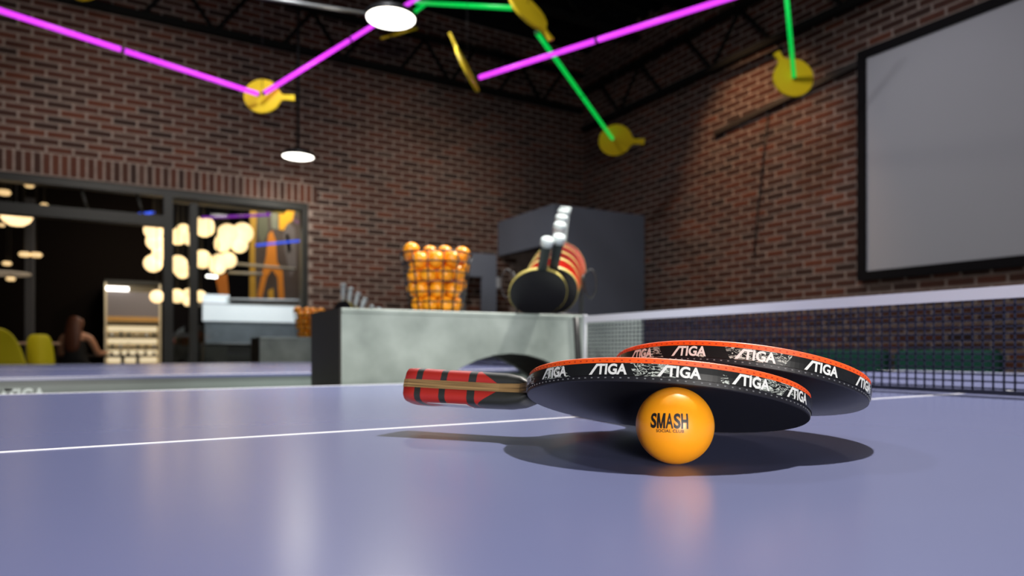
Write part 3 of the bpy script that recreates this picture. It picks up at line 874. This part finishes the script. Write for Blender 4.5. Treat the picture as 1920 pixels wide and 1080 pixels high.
# ------------------------------------------------------------------ green benches
def bench(px0, px1, label):
    X = 4.45; a = onX(px0, 655, X); b = onX(px1, 655, X); y0, y1 = b.y, a.y
    mg = mat('green_velvet', (.012, .135, .085), .6, noise=.15, nscale=9)
    t = empty('green_bench', (X, y0, 0), label=label, category='bench', group='green upholstered benches')
    W = y1 - y0
    MB().bbox((0, 0, .44), (.14, W, .82), .03).build('backrest', mg, t)
    MB().bbox((.14, 0, .30), (.62, W, .46), .03).build('seat', mg, t)
    for x in (.05, .56):
        for y in (.06, W - .09): MB().box((x, y, 0), (x + .04, y + .04, .44 if x < .1 else .3)).build('leg', M_BLACK, t)
bench(1500, 1655, 'green bench seen through the net, left of the two')
bench(1672, 1868, 'green bench seen through the net, right of the two')

# ------------------------------------------------------------------ the next room through the opening
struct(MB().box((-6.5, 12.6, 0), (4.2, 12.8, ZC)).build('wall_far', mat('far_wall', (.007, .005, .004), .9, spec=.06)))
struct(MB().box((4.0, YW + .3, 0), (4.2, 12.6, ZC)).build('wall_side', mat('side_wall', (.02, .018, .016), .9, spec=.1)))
# pillar
o = MB().bbox((0, 0, 0), (.12, .12, 3.0), .01).build('trim_1', mat('pillar_grey', (.05, .05, .055), .6)); o.location = onY(45, 600, 11.9); o.location.z = 0; struct(o)
# lit back bar with shelves
a = onY(196, 600, 12.0); b = onY(302, 600, 12.0)
t = empty('back_bar', (a.x, 12.0, 0), label='brightly lit cream back bar shelves seen through the doorway', category='bar shelf')
W = b.x - a.x; zc = onY(240, 531, 12.0).z
cream = mat('cream_panel', (.75, .66, .46), .5); wd = mat('amber_wood', (.65, .36, .10), .5)
MB().box((0, .4, 0), (W, .45, zc)).build('back_panel', cream, t)
MB().box((0, .0, 0), (.03, .4, zc)).build('side_panel', cream, t); MB().box((W - .03, 0, 0), (W, .4, zc)).build('side_panel', cream, t)
MB().box((0, 0, zc), (W, .45, zc + .04)).build('top_panel', M_STEEL, t)
z1 = onY(240, 594, 12.0).z; z0 = onY(240, 547, 12.0).z
MB().box((.03, .02, z1), (W - .03, .05, z0)).build('upper_panel', mat('panel_grey', (.22, .20, .21), .6), t)
MB().box((.03, .0, z1 - .07), (W - .03, .06, z1)).build('wood_band', wd, t)
MB().box((.02, -.01, z0 + .01), (W * .42, .03, z0 + .07)).build('strip_light', mat('strip_glow', (1, 1, 1), .5, emit=(1, .95, .88), es=4), t)
shelf_lit = mat('shelf_glow', (1, .9, .7), .5, emit=(1, .82, .52), es=.75)
for k, py in enumerate((608, 632, 654, 668)):
    z = onY(240, py, 12.0).z
    MB().box((.03, .05, z - .012), (W - .03, .38, z + .012)).build('shelf', mat('shelf_brown', (.10, .08, .05), .6), t)
    MB().box((.04, .36, z - .10), (W - .04, .38, z - .02)).build('back_light', shelf_lit, t)
gi = 0
for k, py in enumerate((632, 654, 668)):
    z = onY(240, py, 12.0).z + .0125
    for j in range(6):
        h = random.uniform(.06, .09); x = .09 + j * (W - .18) / 5 + random.uniform(-.012, .012)
        c = random.choice([(.6, .62, .6), (.25, .2, .12), (.7, .6, .4), (.12, .14, .12)])
        o = MB().lathe([(0, 0), (.020, 0), (.022, .01), (.022, h*.6), (.009, h*.75), (.008, h), (0, h)], 10).build('shelf_jar', mat('jar_%.2f' % c[0], c, .3))
        o.location = (a.x + x, 12.12, z); o['category'] = 'jar'; o['group'] = 'jars on the lit back bar'; o['label'] = 'tiny jar standing on a shelf of the lit back bar'
# reception desk
t = empty('reception_desk', (onY(381, 600, 8.3).x, 8.3, 0), label='reception desk with a glowing white upper front and grey lower front', category='desk')
W = onY(640, 600, 8.3).x - t.location.x
zz = lambda py: onY(450, py, 8.3).z
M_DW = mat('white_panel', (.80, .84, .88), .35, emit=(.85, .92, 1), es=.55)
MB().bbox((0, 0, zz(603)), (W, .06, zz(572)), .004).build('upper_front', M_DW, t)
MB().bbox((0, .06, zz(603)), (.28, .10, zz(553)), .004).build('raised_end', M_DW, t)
MB().bbox((.02, .02, zz(645)), (W - .02, .07, zz(603)), .004).build('lower_front', mat('slate_panel', (.22, .26, .31), .5, noise=.3, nscale=6), t)
MB().box((.05, .05, 0), (W - .05, .10, zz(645))).build('plinth', M_BLACK, t)
MB().box((0, .0, zz(572)), (W, .5, zz(572) + .02)).build('desk_top', M_WHITE, t)
MB().tube([(.24, -.02, zz(562)), (W, -.02, zz(558))], .014, 8).build('hand_rail', M_GRY, t)
MB().box((.24, -.005, zz(571)), (W, .0, zz(562))).build('glass_screen', M_GLASS, t)
t = empty('low_bench', (onY(383, 650, 7.75).x, 7.75, 0), label='low dark bench in front of the reception desk', category='bench')
MB().bbox((0, 0, .0), (.72, .3, onY(430, 648, 7.75).z), .01).build('body', mat('bench_dark', (.03, .032, .03), .5), t)
MB().bbox((-.01, -.01, onY(430, 648, 7.75).z), (.73, .31, onY(430, 643, 7.75).z), .01).build('top', M_BLACK, t)
# mural on a side panel
ym = 11.0; p0 = onY(468, 560, ym); p1 = onY(600, 384, ym)
t = empty('wall_mural', (p0.x, ym, 0), label='tall painted mural of abstract orange and grey shapes behind glass', category='mural')
zb, ztp = p0.z - .6, p1.z + .4
MB().box((0, 0, zb), (p1.x - p0.x, .06, ztp)).build('panel', mat('mural_ground', (.10, .085, .09), .6, noise=.7, nscale=2.2, col2=(.05, .03, .02)), t)
def paint(pts, c, nm, lay=1):
    mm = mat('paint_' + nm, c, .6)
    P = [(onY(x, y, ym).x - p0.x, onY(x, y, ym).z) for x, y in pts]
    MB().prism(P, lambda p, s: V((p[0], -.001 if not s else -.003 * lay, p[1]))).build('painted_shape', mm, t)
OR = (.75, .27, .02); OR2 = (.62, .20, .015)
paint([(469, 384), (482, 386), (478, 470), (480, 560), (468, 560)], (.55, .33, .03), 'ochre')
paint([(524, 386), (553, 390), (549, 412), (538, 420), (532, 432), (523, 430)], (.95, .50, .02), 'amber')
paint([(503, 440), (510, 432), (517, 450), (519, 490), (530, 510), (533, 560), (522, 560), (520, 520), (510, 505), (500, 520), (491, 560), (482, 556), (492, 510), (499, 480)], OR, 'orange')
paint([(503, 545), (512, 540), (514, 560), (503, 560)], (.70, .40, .03), 'ochre2')
paint([(540, 418), (553, 428), (556, 500), (545, 520), (534, 470), (531, 440)], (.16, .15, .17), 'slate')
paint([(506, 386), (520, 386), (521, 430), (509, 428)], (.22, .26, .22), 'sage')
paint([(535, 440), (541, 438), (546, 470), (540, 476)], (.20, .25, .03), 'moss')
paint([(484, 400), (500, 395), (504, 430), (492, 460), (484, 440)], (.12, .14, .10), 'olive')
paint([(404, 520), (425, 512), (430, 560), (412, 560)], OR2, 'rust')
# lights of the next room
led((376, 408, 8.6), (506, 403, 9.6), M_VIO, 'violet light tube of the next room above the globe lamps', g3)
led((506, 403, 9.6), (492, 386, 9.2), M_VIO, 'short violet light tube ending the violet line of the next room', g3)
led((478, 460, 9.2), (567, 451, 9.9), M_BLU, 'blue light tube of the next room in front of the mural', g3)
led((257, 402, 9.0), (290, 398, 9.2), M_BLU, 'short blue light tube left of the globe lamps', g3)
o0 = onY(390, 400, 9.6); o0.z = 3.9
t = empty('globe_chandelier', o0, label='cluster of glowing cream globe lamps in the next room', category='chandelier')
MB().lathe([(0, 0), (.8, 0), (.8, .05), (0, .05)], 32).build('canopy', M_BLACK, t)
GL = [(288, 432, 17), (291, 453, 16), (299, 477, 13), (287, 494, 16), (333, 444, 15), (344, 434, 14), (356, 448, 12), (334, 496, 17), (342, 508, 14), (383, 425, 19), (379, 486, 17),
      (427, 438, 18), (455, 437, 19), (417, 458, 15), (449, 459, 15), (428, 488, 15), (408, 500, 15), (421, 452, 16),
      (294, 556, 12), (332, 555, 13), (354, 551, 10), (352, 565, 9), (376, 556, 11), (410, 488, 12)]
rnd = random.Random(5)
for x, y, r in GL:
    Y = rnd.uniform(9.2, 10.0); c = onY(x, y, Y); R = r / 1280 * c.dot(FWD)
    g = MB().sphere(c - o0, R, 20, 12).build('globe', M_GLOBE, t)
    MB().tube([c - o0 + V((0, 0, R)), V((c.x - o0.x, c.y - o0.y, .0))], .004, 5).build('cord', M_BLACK, g)
c = onY(31, 398, 8.4)
t = empty('dome_pendant', c, label='glowing half-round pendant lamp above the yellow chairs', category='pendant lamp')
MB().lathe([(0, -.14), (.06, -.13), (.11, -.095), (.135, -.05), (.14, 0), (0, 0)], 24).build('glass_bowl', M_GLOBE, t)
MB().lathe([(.0, .002), (.142, .002), (.142, .018), (0, .018)], 24).build('cap', M_BLACK, t)
MB().tube([(0, 0, .018), (0, 0, ZC - c.z)], .006, 6).build('hanging_rod', M_BLACK, t)
M_SM = mat('small_glow', (1, .9, .7), .5, emit=(1, .66, .28), es=.9)
for x, y, r, lb in ((8, 361, 11, 'warm oval lamp at the left edge under the opening head'), (55, 348, 8, 'small amber lamp highest above the dome pendant'), (83, 384, 6.5, 'small amber lamp beside the transom above the dome pendant'),
                    (3, 422, 6, 'small amber lamp left of the dome pendant'), (46, 477, 10, 'left one of the two low flat amber lamps'), (68, 478, 10, 'right one of the two low flat amber lamps'),
                    (13, 494, 8, 'small amber lamp above the metal ring light'), (20, 523, 8, 'small amber lamp under the metal ring light'), (392, 518, 6, 'left white spot below the globe lamps'), (402, 519, 6, 'right white spot below the globe lamps')):
    c = onY(x, y, 9.5 if x < 200 else 9.0); R = r / 1280 * c.dot(FWD)
    t = empty('small_pendant', c, label=lb, category='pendant lamp', group='small lamps of the next room')
    MB().lathe([(0, -R*.5), (R*.7, -R*.4), (R, 0), (R*.7, R*.4), (0, R*.5)], 16).build('bulb', M_SM if x < 200 else M_BULB, t)
    MB().tube([(0, 0, R*.5), (0, 0, ZC - c.z)], .004, 5).build('cord', M_BLACK, t)
c = onY(12, 513, 9.5)
t = empty('ring_light', c, label='pale metal ring lamp hanging at the left edge', category='ring lamp')
MB().ring_torus((0, 0, 0), .22, .014, 28).build('ring', mat('ring_pale', (.5, .45, .38), .4, emit=(.8, .6, .4), es=.15), t)
for s in (-1, 1): MB().tube([(.22*s, 0, 0), (0, 0, ZC - c.z)], .003, 5).build('cord', M_BLACK, t)
for (q0, q1, lb) in (((436, 494), (554, 505), 'upper pale pipe crossing in front of the mural'), ((428, 511), (492, 514), 'lower shorter pale pipe crossing in front of the mural')):
    A = onY(*q0, 10.3); B = onY(*q1, 10.3)
    o = MB().tube([(0,0,0), B - A], .02, 8).build('ceiling_pipe', mat('pale_pipe', (.5, .5, .46), .5)); o.location = A; o['label'] = lb; o['category'] = 'pipe'

# yellow shell chairs and little table
M_YC = mat('yellow_shell', (.62, .52, .010), .5)
def chair(px, pw, d, top_y, rz, label, m=M_YC, kind='shell_chair'):
    c = at(px, top_y, d); H = c.z
    t = empty(kind, (c.x, c.y, 0), rot=(0, 0, rz), label=label, category='chair', group='yellow shell chairs')
    W = pw / 1280 * d / 2; rings = []
    for k in range(9):       # shell swept from the seat lip up the back; +y faces the sitter's front
        f = k / 8
        if f < .45: y = .24 - f / .45 * .42; z = .45 - .02 * math.sin(f / .45 * math.pi); hw = W * (.82 + .15 * f); curl = .07 * f
        else: g = (f - .45) / .55; y = -.18 - .10 * g; z = .45 + (H - .45) * g; hw = W * (1 - .14 * g * g * g); curl = .10 * (1 - g * .7)
        row = []
        for j in range(-6, 7):
            q = j / 6; row.append(V((hw * q, y + (curl * q * q * 1.3 if f >= .45 else 0), z + (curl * abs(q)**2.5 * 1.2 if f < .5 else -(.07 * q**6 if k == 8 else .02 * q**4 if k == 7 else 0)))))
        rings.append(row)
    m2 = MB(); n = 13
    vs = [p for r in rings for p in r]; fs = []
    for k in range(8):
        for j in range(12): fs.append((k*n+j, k*n+j+1, (k+1)*n+j+1, (k+1)*n+j))
    m2.add(vs, fs, smooth=True); o = m2.build('shell', m, t)
    md = o.modifiers.new('thickness', 'SOLIDIFY'); md.thickness = .018; md.offset = 0
    md = o.modifiers.new('smooth', 'SUBSURF'); md.levels = 1; md.render_levels = 2
    for sx in (-1, 1):
        for sy in (-1, 1): MB().tube([(.10*sx, .10*sy, .435), (.20*sx, .20*sy - .02, 0)], [.014, .009], 8).build('leg', M_BLACK, t)
    return t
chair(-14, 165, 6.55, 613, -.53, 'larger yellow shell chair at the left edge with its back to us')
chair(80, 44, 7.4, 627, -.05, 'smaller yellow shell chair turned sideways beside the larger one')
c = at(62, 642, 7.9)
t = empty('bistro_table', (c.x, c.y, 0), label='small round table standing between the yellow chairs', category='table')
MB().lathe([(0, c.z - .03), (.26, c.z - .03), (.27, c.z - .015), (.26, c.z), (0, c.z)], 28).build('table_top', mat('pink_wood', (.55, .36, .25), .5), t)
MB().tube([(0, 0, .02), (0, 0, c.z - .03)], .025, 10).build('column', M_BLACK, t)
MB().lathe([(0, 0), (.2, 0), (.19, .02), (0, .02)], 24).build('base', M_BLACK, t)

# seated woman seen from behind, arms on a high table
c = at(140, 656, 9.0); ang = -math.atan2(FWD.x, FWD.y) + .12
t = empty('person', (c.x, c.y, 0), rot=(0, 0, ang), label='person with long auburn hair and black dress seated with back turned', category='person')
def skin_body(name, pts, edges, m, parent, lev=2):
    me = bpy.data.meshes.new(name); me.from_pydata([p[:3] for p in pts], edges, []); me.materials.append(m)
    o = bpy.data.objects.new(name, me); COL.objects.link(o); o.parent = parent
    sk = o.modifiers.new('skin', 'SKIN'); sk.use_smooth_shade = True
    for v, p in zip(me.skin_vertices[0].data, pts): v.radius = p[3] if isinstance(p[3], tuple) else (p[3], p[3])
    me.skin_vertices[0].data[0].use_root = True
    s = o.modifiers.new('sub', 'SUBSURF'); s.levels = 1; s.render_levels = lev
    return o
SK = mat('skin', (.55, .28, .17), .5); BK = mat('black_cloth', (.006, .006, .007), .8); HR = mat('auburn_hair', (.12, .035, .014), .5, noise=.4, nscale=40)
# local: x right, y forward (away from the camera), z up; seat at .46
pts = [(0, 0, .56, (.15, .12)), (0, .01, .70, (.12, .10)), (0, .03, .88, (.14, .10)), (0, .04, 1.00, (.10, .08)), (0, .045, 1.06, .045), (0, .06, 1.13, .075), (0, .065, 1.20, .085), (0, .06, 1.25, .055),
       (-.17, .04, .98, .050), (-.24, .12, .76, .040), (-.20, .34, .78, .030), (-.19, .42, .785, .024),
       (.17, .04, .98, .050), (.25, .10, .76, .040), (.22, .33, .78, .030), (.21, .41, .785, .024),
       (-.10, .10, .54, .085), (-.12, .42, .52, .065), (-.12, .44, .10, .045), (-.12, .54, .05, .035),
       (.10, .10, .54, .085), (.12, .42, .52, .065), (.12, .44, .10, .045), (.12, .54, .05, .035)]
ed = [(0,1),(1,2),(2,3),(3,4),(4,5),(5,6),(6,7),(3,8),(8,9),(9,10),(10,11),(3,12),(12,13),(13,14),(14,15),(0,16),(16,17),(17,18),(18,19),(0,20),(20,21),(21,22),(22,23)]
skin_body('body', pts, ed, SK, t)
for s in (-1, 1):
    for k in range(4):
        x0 = s * .20 + (k - 1.5) * .016; L = (.058, .070, .066, .052)[k]
        skin_body('finger', [(x0, .42, .785, .009), (x0 + (k-1.5)*.003, .42 + L*.55, .790, .0085), (x0 + (k-1.5)*.005, .42 + L, .778, .007)], [(0,1),(1,2)], SK, t, 1)
    skin_body('thumb', [(s*.20 - s*.02, .40, .785, .010), (s*.20 - s*.045, .425, .788, .009), (s*.20 - s*.055, .455, .782, .008)], [(0,1),(1,2)], SK, t, 1)
dress = [(0, 0, .55, (.175, .145)), (0, .01, .70, (.135, .115)), (0, .03, .88, (.150, .115)), (0, .035, .97, (.130, .10)), (-.09, .02, 1.0, .05), (.09, .02, 1.0, .05),
         (-.10, .10, .54, .10), (-.12, .42, .51, .08), (-.12, .45, .30, .09), (.10, .10, .54, .10), (.12, .42, .51, .08), (.12, .45, .30, .09)]
skin_body('dress', dress, [(0,1),(1,2),(2,3),(3,4),(3,5),(0,6),(6,7),(7,8),(0,9),(9,10),(10,11)], BK, t)
skin_body('hair', [(0, .05, 1.24, (.085, .09)), (0, .01, 1.19, (.105, .10)), (0, -.03, 1.08, (.11, .07)), (0, -.06, .96, (.115, .05)), (0, -.07, .86, (.10, .04)), (0, -.07, .78, (.06, .03))], [(0,1),(1,2),(2,3),(3,4),(4,5)], HR, t)
MB().sphere((-.035, .135, 1.165), .012, 10, 6).build('eye', M_WHITE, t); MB().sphere((.035, .135, 1.165), .012, 10, 6).build('eye', M_WHITE, t)
MB().tube([(0, .13, 1.165), (0, .158, 1.13), (0, .14, 1.122)], [.006, .013, .008], 8).build('nose', SK, t)
MB().sphere((0, .132, 1.098), .02, 10, 6, (1.1, .5, .35)).build('mouth', mat('lips', (.4, .1, .08), .5), t)
t = empty('stool', (c.x, c.y, 0), rot=(0, 0, ang), label='black stool under the seated person', category='stool')
MB().bbox((-.17, -.15, .40), (.17, .17, .425), .01).build('seat', M_BLACK, t)
for x in (-.14, .14):
    for y in (-.12, .14): MB().tube([(x, y, .40), (x * 1.2, y * 1.2, 0)], .012, 8).build('leg', M_BLACK, t)
q = Matrix.Rotation(ang, 3, 'Z') @ V((0, .62, 0))
t = empty('dining_table', (c.x + q.x, c.y + q.y, 0), rot=(0, 0, ang), label='dark dining table in front of the seated person', category='table')
MB().bbox((-.5, -.30, .715), (.5, .30, .748), .006).build('table_top', mat('dark_wood', (.05, .04, .035), .4), t)
for x in (-.45, .42):
    for y in (-.26, .23): MB().box((x, y, 0), (x + .035, y + .035, .715)).build('leg', M_BLACK, t)
